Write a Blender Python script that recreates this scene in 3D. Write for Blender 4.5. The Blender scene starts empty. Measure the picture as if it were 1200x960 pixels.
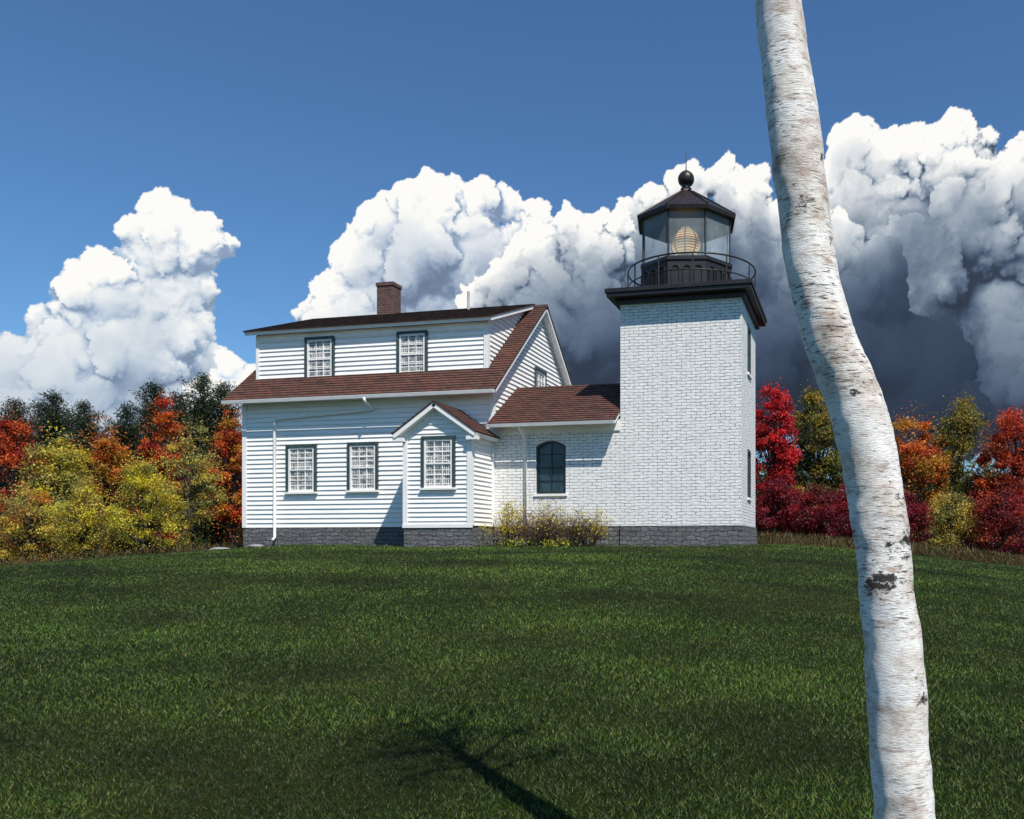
import bpy, bmesh, math, random
import numpy as np
from mathutils import Vector, Matrix, noise
random.seed(7); rng=np.random.default_rng(7)
S=bpy.context.scene; COL=S.collection
TH=math.radians(13.06); F=1000.0
CAM=Vector((2.87,-23.15,0.0)); RT=Vector((math.cos(TH),math.sin(TH),0)); FW=Vector((-math.sin(TH),math.cos(TH),0))
def at(px,py,D): return CAM+D*(FW+RT*((px-764)/F))+Vector((0,0,D*(638-py)/F))
def onv(px,py,v):
    d=FW+RT*((px-764)/F); t=(v-CAM.y)/d.y
    return Vector((CAM.x+t*d.x, v, t*(638-py)/F))
# ---------------------------------------------------------------- materials
def newmat(name):
    m=bpy.data.materials.new(name); m.use_nodes=True; nt=m.node_tree; nt.nodes.clear()
    out=nt.nodes.new('ShaderNodeOutputMaterial'); b=nt.nodes.new('ShaderNodeBsdfPrincipled')
    nt.links.new(b.outputs[0],out.inputs[0]); return m,nt,b
def N(nt,t,**k):
    n=nt.nodes.new(t)
    for a,v in k.items(): setattr(n,a,v)
    return n
def ramp(nt,src,stops):
    r=N(nt,'ShaderNodeValToRGB'); e=r.color_ramp.elements
    while len(e)<len(stops): e.new(.5)
    for i,(p,c) in enumerate(stops):
        e[i].position=p; e[i].color=(c[0],c[1],c[2],1) if not isinstance(c,(int,float)) else (c,c,c,1)
    nt.links.new(src,r.inputs[0]); return r.outputs[0]
def mixc(nt,fac,a,b,mode='MIX'):
    m=N(nt,'ShaderNodeMix',data_type='RGBA',blend_type=mode)
    if isinstance(fac,(int,float)): m.inputs[0].default_value=fac
    else: nt.links.new(fac,m.inputs[0])
    for i,v in ((6,a),(7,b)):
        if isinstance(v,tuple): m.inputs[i].default_value=(*v,1)
        else: nt.links.new(v,m.inputs[i])
    return m.outputs[2]
def tex(nt,scale,detail=5,vec=None,rough=.55,sc3=None):
    n=N(nt,'ShaderNodeTexNoise'); n.inputs['Scale'].default_value=scale; n.inputs['Detail'].default_value=detail; n.inputs['Roughness'].default_value=rough
    if vec is None: vec=N(nt,'ShaderNodeTexCoord').outputs['Object']
    if sc3:
        mp=N(nt,'ShaderNodeMapping'); mp.inputs['Scale'].default_value=sc3; nt.links.new(vec,mp.inputs[0]); vec=mp.outputs[0]
    nt.links.new(vec,n.inputs['Vector']); return n.outputs['Fac']
def bump(nt,b,h,st,dist=.02):
    n=N(nt,'ShaderNodeBump'); n.inputs['Strength'].default_value=st; n.inputs['Distance'].default_value=dist
    nt.links.new(h,n.inputs['Height']); nt.links.new(n.outputs[0],b.inputs['Normal'])
def M(name,c1,c2=None,scale=4,rough=.7,bs=0,bscale=40,metal=0,sc3=None):
    m,nt,b=newmat(name); c2=c2 or tuple(x*.75 for x in c1)
    col=ramp(nt,tex(nt,scale,6,sc3=sc3),[(.35,c2),(.65,c1)]); nt.links.new(col,b.inputs['Base Color'])
    b.inputs['Roughness'].default_value=rough; b.inputs['Metallic'].default_value=metal
    if bs: bump(nt,b,tex(nt,bscale,4),bs)
    return m
def xyz_plan(nt):
    o=N(nt,'ShaderNodeTexCoord').outputs['Object']; s=N(nt,'ShaderNodeSeparateXYZ'); nt.links.new(o,s.inputs[0])
    a=N(nt,'ShaderNodeMath',operation='ADD'); nt.links.new(s.outputs[0],a.inputs[0]); nt.links.new(s.outputs[1],a.inputs[1])
    c=N(nt,'ShaderNodeCombineXYZ'); nt.links.new(a.outputs[0],c.inputs[0]); nt.links.new(s.outputs[2],c.inputs[1]); return c.outputs[0]
def brickmat(name,c1,c2,mortar,w,h,ms,bst=.6,rough=.85,uv=False,wob=.02,stain=None,fleck=None,bd=.02,patch=True,mott=None,fine_lo=.72,flk=.575):
    m,nt,b=newmat(name)
    vec=N(nt,'ShaderNodeTexCoord').outputs['UV'] if uv else xyz_plan(nt)
    nn=N(nt,'ShaderNodeTexNoise'); nn.inputs['Scale'].default_value=2.6; nn.inputs['Detail'].default_value=8; nn.inputs['Roughness'].default_value=.65; nt.links.new(vec,nn.inputs['Vector'])
    vm=N(nt,'ShaderNodeVectorMath',operation='SCALE'); nt.links.new(nn.outputs['Color'],vm.inputs[0]); vm.inputs['Scale'].default_value=wob
    va=N(nt,'ShaderNodeVectorMath',operation='ADD'); nt.links.new(vec,va.inputs[0]); nt.links.new(vm.outputs[0],va.inputs[1])
    br=N(nt,'ShaderNodeTexBrick'); nt.links.new(va.outputs[0],br.inputs['Vector'])
    br.inputs['Color1'].default_value=(*c1,1); br.inputs['Color2'].default_value=(*c2,1); br.inputs['Mortar'].default_value=(*mortar,1)
    br.inputs['Scale'].default_value=1; br.inputs['Mortar Size'].default_value=ms; br.inputs['Mortar Smooth'].default_value=.3
    br.inputs['Brick Width'].default_value=w; br.inputs['Row Height'].default_value=h; br.inputs['Bias'].default_value=-.1
    st=tex(nt,1.3,8,vec); c=mixc(nt,ramp(nt,st,[(.42,0.0),(.75,.55)]),br.outputs['Color'],stain or tuple(x*.55 for x in c1))
    if mott:
        mo=tex(nt,3.2,8,vec,.7); c=mixc(nt,ramp(nt,mo,[(.45,0.0),(.62,.8)]),c,mott)
    if fleck:
        if patch:
            pj=tex(nt,5,6,vec,.6); c=mixc(nt,ramp(nt,pj,[(.38,.8),(.54,0.0)]),c,c1)
        f1=tex(nt,13,8,vec,.75,sc3=(.4,2.6,1)); c=mixc(nt,ramp(nt,f1,[(flk,0.0),(flk+.075,.9)]),c,fleck)
    fine=tex(nt,30,3,vec); c=mixc(nt,1.0,c,ramp(nt,fine,[(.25,fine_lo),(.6,1.0)]),'MULTIPLY')
    nt.links.new(c,b.inputs['Base Color']); b.inputs['Roughness'].default_value=rough
    inv=N(nt,'ShaderNodeMath',operation='MULTIPLY_ADD'); nt.links.new(br.outputs['Fac'],inv.inputs[0]); inv.inputs[1].default_value=-1
    nt.links.new(tex(nt,14,7,vec,.7,sc3=(.6,1.6,1)),inv.inputs[2]); bump(nt,b,inv.outputs[0],bst,bd); return m
WHITE=M('white_paint',(.92,.90,.86),(.84,.82,.78),3,.6,.1,60)
def clapmat():
    m,nt,b=newmat('white_clapboard'); uv=N(nt,'ShaderNodeTexCoord').outputs['UV']
    a=tex(nt,1.0,6,uv,sc3=(.8,7,1)); c=ramp(nt,a,[(.3,(.82,.80,.76)),(.55,(.93,.91,.87))])
    d=tex(nt,3,7,uv,.7,sc3=(2,14,1)); c=mixc(nt,ramp(nt,d,[(.58,0.0),(.72,.5)]),c,(.40,.40,.39))
    s=N(nt,'ShaderNodeSeparateXYZ'); nt.links.new(uv,s.inputs[0])
    nt.links.new(c,b.inputs['Base Color']); b.inputs['Roughness'].default_value=.6; bump(nt,b,d,.3,.01); return m
CLAP=clapmat()
BRICKW=brickmat('white_painted_brick',(.94,.92,.88),(.87,.86,.83),(.22,.22,.22),.27,.086,.0085,.9,.75,wob=.095,stain=(.78,.77,.75),fleck=(.09,.09,.095),bd=.02,fine_lo=.85,flk=.585)
STONE=brickmat('grey_stone',(.24,.24,.24),(.12,.12,.125),(.055,.055,.055),.26,.12,.014,1.0,.9,wob=.26,fleck=(.035,.035,.04),bd=.05,patch=False,mott=(.17,.17,.17),flk=.54)
REDB=brickmat('red_chimney_brick',(.17,.055,.04),(.05,.03,.026),(.15,.13,.12),.21,.085,.012,.8,.9,fleck=(.015,.012,.012),patch=False,mott=(.17,.11,.09))
SHING=brickmat('red_brown_shingle',(.18,.058,.036),(.06,.024,.02),(.010,.007,.007),.24,.15,.011,.9,.85,uv=True,wob=.012,stain=(.045,.028,.025),fleck=(.014,.009,.009),patch=False,mott=(.12,.058,.036),flk=.56)
GREEN=M('green_grey_trim',(.055,.085,.08),(.03,.05,.05),6,.5)
DKGREEN=M('dark_window_frame',(.02,.03,.03),None,6,.4)
IRON=M('dark_brown_iron',(.026,.019,.016),(.012,.01,.01),8,.42,.2,50)
IRONR=M('lantern_roof_metal',(.05,.035,.03),(.022,.017,.016),5,.4,.2,50,.3)
BRASS=M('brass',(.10,.055,.02),(.05,.028,.012),9,.35,0,40,.3)
def glassmat(name,col,tr,rough=.08):
    m,nt,b=newmat(name); out=nt.nodes['Material Output']
    b.inputs['Base Color'].default_value=(*col,1); b.inputs['Roughness'].default_value=rough
    t=N(nt,'ShaderNodeBsdfTransparent'); mx=N(nt,'ShaderNodeMixShader')
    v=xyz_plan(nt); r=ramp(nt,tex(nt,1.2,4,v),[(.3,1-tr-.06),(.7,1-tr+.10)]); nt.links.new(r,mx.inputs[0])
    nt.links.new(t.outputs[0],mx.inputs[1]); nt.links.new(b.outputs[0],mx.inputs[2]); nt.links.new(mx.outputs[0],out.inputs[0]); return m
GLASS=glassmat('sky_sheen_lantern_glass',(.78,.92,1.0),.84)  # pale blue haze mixed into the panes stands for reflected sky
def curtainmat():
    m,nt,b=newmat('lace_curtain_behind_glass'); v=xyz_plan(nt)
    w=N(nt,'ShaderNodeTexWave'); w.inputs['Scale'].default_value=5.5; w.inputs['Distortion'].default_value=2.5; w.inputs['Detail'].default_value=3; nt.links.new(v,w.inputs['Vector'])
    c=ramp(nt,w.outputs['Fac'],[(.1,(.10,.11,.12)),(.45,(.48,.48,.45)),(.8,(.74,.72,.66))])  # dark shade of the folds painted into the curtain colour
    n=tex(nt,6,4,v); c=mixc(nt,ramp(nt,n,[(.46,0.0),(.56,.75)]),c,(.05,.06,.07))
    nt.links.new(c,b.inputs['Base Color']); b.inputs['Roughness'].default_value=.25; return m
CURT=curtainmat()
def darkglass():
    m,nt,b=newmat('dark_window_glass'); c=ramp(nt,tex(nt,2.2,3),[(.4,(.006,.012,.014)),(.62,(.03,.055,.07))])
    nt.links.new(c,b.inputs['Base Color']); b.inputs['Roughness'].default_value=.05; return m
DGLASS=darkglass()
def lensmat():
    m,nt,b=newmat('lit_prism_lens'); s=N(nt,'ShaderNodeSeparateXYZ'); nt.links.new(N(nt,'ShaderNodeTexCoord').outputs['Object'],s.inputs[0])
    w=N(nt,'ShaderNodeMath',operation='SINE'); k=N(nt,'ShaderNodeMath',operation='MULTIPLY'); k.inputs[1].default_value=85; nt.links.new(s.outputs[2],k.inputs[0]); nt.links.new(k.outputs[0],w.inputs[0])
    mr=N(nt,'ShaderNodeMapRange'); mr.inputs[1].default_value=-1; mr.inputs[2].default_value=1; nt.links.new(w.outputs[0],mr.inputs[0])
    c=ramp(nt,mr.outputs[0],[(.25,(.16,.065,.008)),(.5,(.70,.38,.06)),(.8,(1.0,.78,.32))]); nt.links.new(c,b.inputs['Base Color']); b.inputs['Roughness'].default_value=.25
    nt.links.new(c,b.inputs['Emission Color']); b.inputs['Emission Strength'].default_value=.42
    return m
LENS=lensmat()
def leafmat(name,trans=.35):
    m,nt,b=newmat(name); a=N(nt,'ShaderNodeAttribute'); a.attribute_name='Col'; out=nt.nodes['Material Output']
    nt.links.new(a.outputs['Color'],b.inputs['Base Color']); b.inputs['Roughness'].default_value=.6
    t=N(nt,'ShaderNodeBsdfTranslucent'); nt.links.new(a.outputs['Color'],t.inputs['Color'])
    mx=N(nt,'ShaderNodeMixShader'); mx.inputs[0].default_value=trans
    nt.links.new(b.outputs[0],mx.inputs[1]); nt.links.new(t.outputs[0],mx.inputs[2]); nt.links.new(mx.outputs[0],out.inputs[0]); return m
LEAF=leafmat('autumn_leaf',.42); GRASSM=leafmat('grass_blade',.3)
BARK=M('grey_bark',(.10,.085,.07),(.04,.034,.03),9,.9,.6,30)
TWIG=M('brown_twig',(.14,.085,.055),(.07,.04,.03),9,.9)
ROCK=M('pale_rock',(.32,.31,.29),(.18,.18,.17),5,.9,.6,14)
def birchmat():
    m,nt,b=newmat('birch_bark'); o=N(nt,'ShaderNodeTexCoord').outputs['Object']
    base=ramp(nt,tex(nt,7,9,o,.66),[(.30,(.42,.32,.25)),(.43,(.78,.70,.61)),(.56,(.96,.92,.86))])
    warm=ramp(nt,tex(nt,14,7,o,.62,sc3=(1,1,2.6)),[(.53,0.0),(.68,.75)]); c=mixc(nt,warm,base,(.36,.22,.15))
    big=ramp(nt,tex(nt,3.2,6,o,.6),[(.36,0.0),(.56,1.0)])
    d1=ramp(nt,tex(nt,24,6,o,.58,sc3=(1,1,9)),[(.59,0.0),(.62,.95)]); d1b=mixc(nt,1.0,d1,big,'MULTIPLY'); c=mixc(nt,d1b,c,(.035,.025,.022))
    d2=ramp(nt,tex(nt,5.2,9,o,.72,sc3=(1,1,1.5)),[(.60,0.0),(.63,1.0)]); c=mixc(nt,d2,c,(.022,.017,.015))
    d3=ramp(nt,tex(nt,95,4,o,.65,sc3=(.45,.45,5)),[(.58,0.0),(.66,.7)]); c=mixc(nt,d3,c,(.16,.10,.075))
    nt.links.new(c,b.inputs['Base Color']); b.inputs['Roughness'].default_value=.55
    h=mixc(nt,.5,mixc(nt,.5,d1b,d2),tex(nt,60,7,o,.72,sc3=(1,1,5))); bump(nt,b,h,.8,.009); return m
BIRCH=birchmat()
def groundmat():
    m,nt,b=newmat('lawn_ground'); o=N(nt,'ShaderNodeTexCoord').outputs['Object']
    c=ramp(nt,tex(nt,.35,8,o,.65),[(.3,(.012,.022,.004)),(.5,(.026,.046,.007)),(.7,(.060,.070,.014))])
    c=mixc(nt,ramp(nt,tex(nt,25,6,o,.7),[(.4,0.0),(.7,.8)]),c,(.008,.010,.004)); nt.links.new(c,b.inputs['Base Color'])
    b.inputs['Roughness'].default_value=1; b.inputs['Specular IOR Level'].default_value=.1; bump(nt,b,tex(nt,30,6,o,.7),1,.06); return m
GROUND=groundmat()
# ---------------------------------------------------------------- mesh helpers
class MB:
    def __init__(s): s.v=[]; s.f=[]; s.uv={}
    def quad(s,a,b,c,d,uv=None):
        i=len(s.v); s.v+= [tuple(a),tuple(b),tuple(c),tuple(d)]; s.f.append((i,i+1,i+2,i+3))
        if uv: s.uv[len(s.f)-1]=uv
    def prism(s,pts,off):
        n=len(pts); i=len(s.v); off=Vector(off)
        s.v+=[tuple(p) for p in pts]+[tuple(Vector(p)+off) for p in pts]
        s.f.append(tuple(range(i,i+n))[::-1]); s.f.append(tuple(range(i+n,i+2*n)))
        for k in range(n): j=(k+1)%n; s.f.append((i+k,i+j,i+n+j,i+n+k))
    def box(s,x0,x1,y0,y1,z0,z1): s.prism([(x0,y0,z0),(x1,y0,z0),(x1,y1,z0),(x0,y1,z0)],(0,0,z1-z0))
    def tube(s,path,radii,n=8,cap=True):
        P=[Vector(p) for p in path]
        if isinstance(radii,(int,float)): radii=[radii]*len(P)
        i0=len(s.v); ref=Vector((0.13,1,0.21)).normalized()
        for k,p in enumerate(P):
            t=(P[min(k+1,len(P)-1)]-P[max(k-1,0)]).normalized()
            r=ref if abs(t.dot(ref))<.93 else Vector((1,0,.1)).normalized()
            a=(r-t*r.dot(t)).normalized(); b=t.cross(a)
            for j in range(n):
                q=2*math.pi*j/n; s.v.append(tuple(p+(a*math.cos(q)+b*math.sin(q))*radii[k]))
        for k in range(len(P)-1):
            for j in range(n):
                j2=(j+1)%n; s.f.append((i0+k*n+j,i0+k*n+j2,i0+(k+1)*n+j2,i0+(k+1)*n+j))
        if cap: s.f.append(tuple(i0+j for j in range(n))[::-1]); s.f.append(tuple(i0+(len(P)-1)*n+j for j in range(n)))
    def lathe(s,prof,n,cx,cy,rot=0):
        i0=len(s.v)
        for r,z in prof:
            for j in range(n):
                q=rot+2*math.pi*j/n; s.v.append((cx+r*math.cos(q),cy+r*math.sin(q),z))
        for k in range(len(prof)-1):
            for j in range(n):
                j2=(j+1)%n; s.f.append((i0+k*n+j,i0+k*n+j2,i0+(k+1)*n+j2,i0+(k+1)*n+j))
        s.f.append(tuple(i0+j for j in range(n))[::-1]); s.f.append(tuple(i0+(len(prof)-1)*n+j for j in range(n)))
    def ring(s,cx,cy,z,R,r,n=48):
        i0=len(s.v)
        for k in range(n):
            q=2*math.pi*k/n
            for j in range(6):
                w=2*math.pi*j/6; s.v.append((cx+(R+r*math.cos(w))*math.cos(q),cy+(R+r*math.cos(w))*math.sin(q),z+r*math.sin(w)))
        for k in range(n):
            for j in range(6):
                k2=(k+1)%n; j2=(j+1)%6; s.f.append((i0+k*6+j,i0+k2*6+j,i0+k2*6+j2,i0+k*6+j2))
    def lap(s,O,A,U,Nn,H,exp,lip,clip,z0=0):
        O=Vector(O);A=Vector(A);U=Vector(U);Nn=Vector(Nn); z=z0
        while z<H-1e-4:
            z1=min(z+exp,H); a0,a1=clip(z); b0,b1=clip(z1)
            if a1-a0>.02:
                if b1<b0: b0=b1=(b0+b1)/2
                p0=O+A*a0+U*z; p1=O+A*a1+U*z; q1=O+A*b1+U*z1; q0=O+A*b0+U*z1; l=Nn*lip
                s.quad(p0+l,p1+l,q1,q0,[(a0,z),(a1,z),(b1,z1),(b0,z1)])
                s.quad(p0,p1,p1+l,p0+l,[(a0,z),(a1,z),(a1,z),(a0,z)])
            z=z1
    def build(s,name,mat,parent=None,smooth=False,recalc=True,bevel=0):
        me=bpy.data.meshes.new(name); me.from_pydata(s.v,[],s.f)
        if s.uv:
            ul=me.uv_layers.new(name='UVMap')
            for fi,uv in s.uv.items():
                p=me.polygons[fi]
                for k,li in enumerate(p.loop_indices): ul.data[li].uv=uv[k]
        if recalc:
            bm=bmesh.new(); bm.from_mesh(me); bmesh.ops.recalc_face_normals(bm,faces=bm.faces); bm.to_mesh(me); bm.free()
        me.materials.append(mat)
        if smooth: me.polygons.foreach_set('use_smooth',[True]*len(me.polygons))
        o=bpy.data.objects.new(name,me); COL.objects.link(o)
        if parent: par(o,parent)
        if bevel:
            md=o.modifiers.new('b','BEVEL'); md.width=bevel; md.segments=1
        return o
def par(o,p):
    o.parent=p
    if p.type=='EMPTY': o.matrix_parent_inverse=Matrix.Translation(-p.location)
def thing(name,label,cat,loc,group=None):
    e=bpy.data.objects.new(name,None); COL.objects.link(e); e.location=loc; e.empty_display_size=.2
    e['label']=label; e['category']=cat
    if group: e['group']=group
    return e
def tag(o,label,cat,group=None):
    o['label']=label; o['category']=cat
    if group: o['group']=group
    return o
def cut(o,boxes):
    bpy.context.view_layer.update()
    for mb in boxes:
        c=mb.build('cutter',WHITE); md=o.modifiers.new('c','BOOLEAN'); md.operation='DIFFERENCE'; md.solver='EXACT'; md.object=c
        dg=bpy.context.evaluated_depsgraph_get(); me=bpy.data.meshes.new_from_object(o.evaluated_get(dg))
        o.modifiers.clear(); o.data=me; bpy.data.objects.remove(c)
# ---------------------------------------------------------------- ground
def h(x,y):
    t=(y+23.15)/22.3
    if t<0: z=-1.6+2.0*t if t>-3 else -7.6
    elif t<1: z=-1.6+1.56*(.6*t+.4*t*(2-t))
    else: z=-.04
    if y>9: z-=min((y-9)*.03,2.0)
    k=max(0,min(1,(y+20)/8))
    if x>.5: z-=k*min((x-.5)**1.3*.048,1.3)
    if x<-13: z-=k*min((-13-x)**1.3*.034,1.3)
    return z+.04*noise.noise(Vector((x*.25,y*.25,0)))+.012*noise.noise(Vector((x*1.1,y*1.1,3)))
def ground():
    u=np.linspace(-1,1,281); X=-5+1900*np.sinh(u*7)/math.sinh(7); Y=-8+1900*np.sinh(u*7)/math.sinh(7)
    V=[(x,y,h(x,y)) for y in Y for x in X]; n=281
    Fc=[(j*n+i,j*n+i+1,(j+1)*n+i+1,(j+1)*n+i) for j in range(n-1) for i in range(n-1)]
    me=bpy.data.meshes.new('ground'); me.from_pydata(V,[],Fc); me.materials.append(GROUND); me.polygons.foreach_set('use_smooth',[True]*len(Fc))
    o=bpy.data.objects.new('ground',me); COL.objects.link(o); o['kind']='structure'
ground()
GX0,GY0,GS=-42.0,-24.0,.25; gnx,gny=290,180
HT=np.array([[h(GX0+i*GS,GY0+j*GS) for i in range(gnx)] for j in range(gny)])
NT=np.array([[noise.noise(Vector(((GX0+i*GS)*.22,(GY0+j*GS)*.6,5)))+.6*noise.noise(Vector(((GX0+i*GS)*1.1,(GY0+j*GS)*1.5,9))) for i in range(gnx)] for j in range(gny)])
def look(T,x,y):
    fx=np.clip((x-GX0)/GS,0,gnx-1.01); fy=np.clip((y-GY0)/GS,0,gny-1.01); i=fx.astype(int); j=fy.astype(int); u=fx-i; v=fy-j
    return T[j,i]*(1-u)*(1-v)+T[j,i+1]*u*(1-v)+T[j+1,i]*(1-u)*v+T[j+1,i+1]*u*v
# ---------------------------------------------------------------- leaf cards
def cards(name,C,size,colr,mat,parent=None,aspect=.6,up=0.0):
    n=len(C); C=np.asarray(C,float); size=np.asarray(size,float).reshape(-1,1)*np.ones((n,1))
    a=rng.normal(size=(n,3)); a[:,2]+=up; a/=np.linalg.norm(a,axis=1,keepdims=True)
    b=rng.normal(size=(n,3)); b-=a*np.sum(a*b,axis=1,keepdims=True); b/=np.linalg.norm(b,axis=1,keepdims=True)
    c=np.cross(a,b)*.15
    V=np.empty((n,4,3)); V[:,0]=C-a*size*.5; V[:,1]=C+b*size*.5*aspect+c*size; V[:,2]=C+a*size*.5; V[:,3]=C-b*size*.5*aspect+c*size
    me=bpy.data.meshes.new(name); me.vertices.add(n*4); me.vertices.foreach_set('co',V.ravel())
    me.loops.add(n*4); me.loops.foreach_set('vertex_index',np.arange(n*4,dtype=np.int32))
    me.polygons.add(n); me.polygons.foreach_set('loop_start',np.arange(0,n*4,4,dtype=np.int32)); me.polygons.foreach_set('loop_total',np.full(n,4,dtype=np.int32))
    ca=me.color_attributes.new('Col','FLOAT_COLOR','POINT'); cc=np.ones((n,4,4)); cc[:,:,:3]=np.clip(np.asarray(colr),.002,.9)[:,None,:]; ca.data.foreach_set('color',cc.ravel())
    me.update(); me.validate(); me.materials.append(mat); o=bpy.data.objects.new(name,me); COL.objects.link(o)
    if parent: par(o,parent)
    return o
def tree(px,D,topy,hw,cols,label,cat='tree',name='autumn_tree',low=.12,n=72,per=250,ls=.12,group=None,trunk=.10,gain=1.5,peak=.35):
    P=at(px,638,D); z0=h(P.x,P.y); P.z=z0; H=(638-topy)*D/F-z0; R=hw*D/F
    t=thing(name,label,cat,P,group); tm=MB(); 
    path=[P+Vector((random.uniform(-.12,.12)*k*.4,random.uniform(-.1,.1)*k*.4,H*.86*k/6-(.3 if k==0 else 0))) for k in range(7)]
    tm.tube(path,[trunk*(1-.13*k) for k in range(7)],7)
    pts=[];cl=[];sz=[]; cols=np.array(cols)*gain
    zc=H*(low+1)/2; rz=H*(1-low)/2
    for k in range(n):
        d=Vector((random.gauss(0,1),random.gauss(0,1),random.gauss(0,1))).normalized()
        rr=random.random()**.33*.92
        taper=1.0 if d.z<0 else 1-peak*d.z
        c=P+Vector((d.x*R*rr*taper,d.y*R*rr*taper,zc+d.z*rz*rr))
        cr_=R*random.uniform(.14,.34)
        base=cols[random.randrange(len(cols))]*random.uniform(.5,1.35)
        m=int(per*random.uniform(.5,1.3))
        q=rng.normal(size=(m,3)); q/=np.linalg.norm(q,axis=1,keepdims=True); q*=(rng.random((m,1))**.5)*cr_*np.array([1,1,.7])*rng.uniform(.8,1.4,(m,1))
        pts.append(q+np.array(c)); cl.append(base*rng.uniform(.55,1.4,(m,1))+rng.normal(0,.008,(m,3))); sz.append(rng.uniform(.55,1.25,m)*ls)
        a=path[min(6,max(1,int((c.z-z0)/H*5)))]
        mid=(a+c)/2+Vector((0,0,-.1*R)); tm.tube([a,mid,c],[trunk*.32,trunk*.2,.008],4,False)
    m=n*per//12; q=rng.normal(size=(m,3)); q/=np.linalg.norm(q,axis=1,keepdims=True); q*=rng.uniform(.75,1.1,(m,1))*np.array([R*.92,R*.92,rz]); q+=np.array(P)+np.array([0,0,zc]); q=q[q[:,2]>z0+.05]
    pts.append(q); cl.append(cols[rng.integers(0,len(cols),len(q))]*rng.uniform(.6,1.3,(len(q),1))); sz.append(np.full(len(q),ls*.8))
    tm.build('trunk',BARK,t,True,False)
    cards('crown',np.vstack(pts),np.concatenate(sz),np.vstack(cl),LEAF,t,.7)
    return t
def pine(px,D,topy,hw,label,group='pines behind the autumn trees',cols=((.022,.040,.014),(.040,.058,.018),(.014,.028,.012))):
    P=at(px,638,D); z0=h(P.x,P.y); P.z=z0; H=(638-topy)*D/F-z0; R=hw*D/F
    t=thing('pine_tree',label,'tree',P,group); tm=MB(); tm.tube([P-Vector((0,0,.3)),P+Vector((.05,0,H*.5)),P+Vector((0,0,H))],[.16,.1,.015],7)
    pts=[];cl=[]; cols=np.array(cols); z=.6
    while z<H:
        f=1-z/H; r=R*(f**.5)*random.uniform(.6,1.35)+.05; nb=8 if f>.12 else 4; ph=random.random()*6
        for k in range(nb):
            q=ph+2*math.pi*k/nb+random.uniform(-.4,.4); L=r*random.uniform(.4,1.35)
            a=P+Vector((0,0,z)); e=a+Vector((math.cos(q)*L,math.sin(q)*L,L*random.uniform(.1,.8)))
            tm.tube([a,e],[.03,.008],4,False)
            m=int(30+80*L); s=rng.random((m,1))**.7; w=np.array(a)+(np.array(e)-np.array(a))*s+rng.normal(size=(m,3))*np.array([.17,.17,.16])*(1.2-.4*s)
            pts.append(w); cl.append(cols[random.randrange(3)]*rng.uniform(.5,1.7,(m,1)))
        z+=random.uniform(.2,.36)
    tm.build('trunk',BARK,t,True,False); pts=np.vstack(pts); cards('crown',pts,rng.uniform(.12,.26,len(pts)),np.vstack(cl),LEAF,t,.22,.5)
# ---------------------------------------------------------------- window
def window(parent,axis,c,z0,z1,w,face,trim=.085,label=None,trimmat=GREEN,panem=CURT,rows=4,cols=3):
    def bx(mb,a0,a1,za,zb,d0,d1):
        if axis=='x': mb.box(a0,a1,face-d1,face-d0,za,zb)
        else: mb.box(face+d0,face+d1,a0,a1,za,zb)
    a0,a1=c-w/2,c+w/2; mb=MB()
    bx(mb,a0-trim,a0,z0,z1,0,.085); bx(mb,a1,a1+trim,z0,z1,0,.085); bx(mb,a0-trim,a1+trim,z1,z1+trim,0,.095)
    wn=mb.build('window',trimmat,parent,bevel=.004)
    if label: wn['label']=label
    s=MB(); bx(s,a0-trim-.03,a1+trim+.03,z0-.06,z0,0,.13); s.build('sill',WHITE,wn,bevel=.005)
    f=MB(); e=.055; zm=(z0+z1)/2
    bx(f,a0+.001,a0+e,z0,z1,.02,.068); bx(f,a1-e,a1-.001,z0,z1,.02,.068); bx(f,a0+e,a1-e,z1-e,z1-.001,.02,.068); bx(f,a0+e,a1-e,z0,z0+e*1.2,.02,.068)
    bx(f,a0+e,a1-e,zm-.022,zm+.022,.02,.072); f.build('sash',WHITE,wn)
    g=MB(); ia0,ia1=a0+e,a1-e
    for k in range(1,cols): x=ia0+(ia1-ia0)*k/cols; bx(g,x-.011,x+.011,z0+e*1.2,z1-e,.034,.056)
    for half in ((z0+e*1.2,zm-.022),(zm+.022,z1-e)):
        n=rows//2
        for k in range(1,n): z=half[0]+(half[1]-half[0])*k/n; bx(g,ia0,ia1,z-.011,z+.011,.035,.055)
    g.build('muntin',WHITE,wn)
    p=MB(); bx(p,ia0,ia1,z0+e*1.2,z1-e,.0,.033); p.build('pane',panem,wn)
    return wn
# ---------------------------------------------------------------- keeper's house
XL,XR=-15.56,-7.24; VF,VB=-.05,7.55; RV=3.75; RZ=7.95; EZ=4.42; EV=-.55; SL=(RZ-EZ)/(RV-EV); LIP=.038
house=thing('keeper_house','white clapboard house with red-brown roof, long dormer and brick chimney','house',((XL+XR)/2,VF,0))
f=MB(); f.box(XL-.02,XR-.0,VF-.03,VB+.03,-.8,.52); f.build('foundation',STONE,house)
w=MB(); EX=.142
w.lap((XL,VF,.52),(1,0,0),(0,0,1),(0,-1,0),4.62-.52,EX,LIP,lambda z:(0,XR-XL))
w.build('front_wall',CLAP,house,recalc=False)
def gclip(z):
    zz=z+.52; d=0 if zz<4.62 else (zz+.16-EZ)/SL+EV-VF
    d=max(0,d); return (d,VB-VF-d)
w=MB(); w.lap((XR,VF,.52),(0,1,0),(0,0,1),(1,0,0),7.75-.52,EX,LIP,gclip); w.build('gable_wall',CLAP,house,recalc=False)
w=MB(); w.lap((XL,VF,.52),(0,1,0),(0,0,1),(-1,0,0),7.75-.52,EX,LIP,gclip); w.build('gable_wall',CLAP,house,recalc=False)
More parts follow.
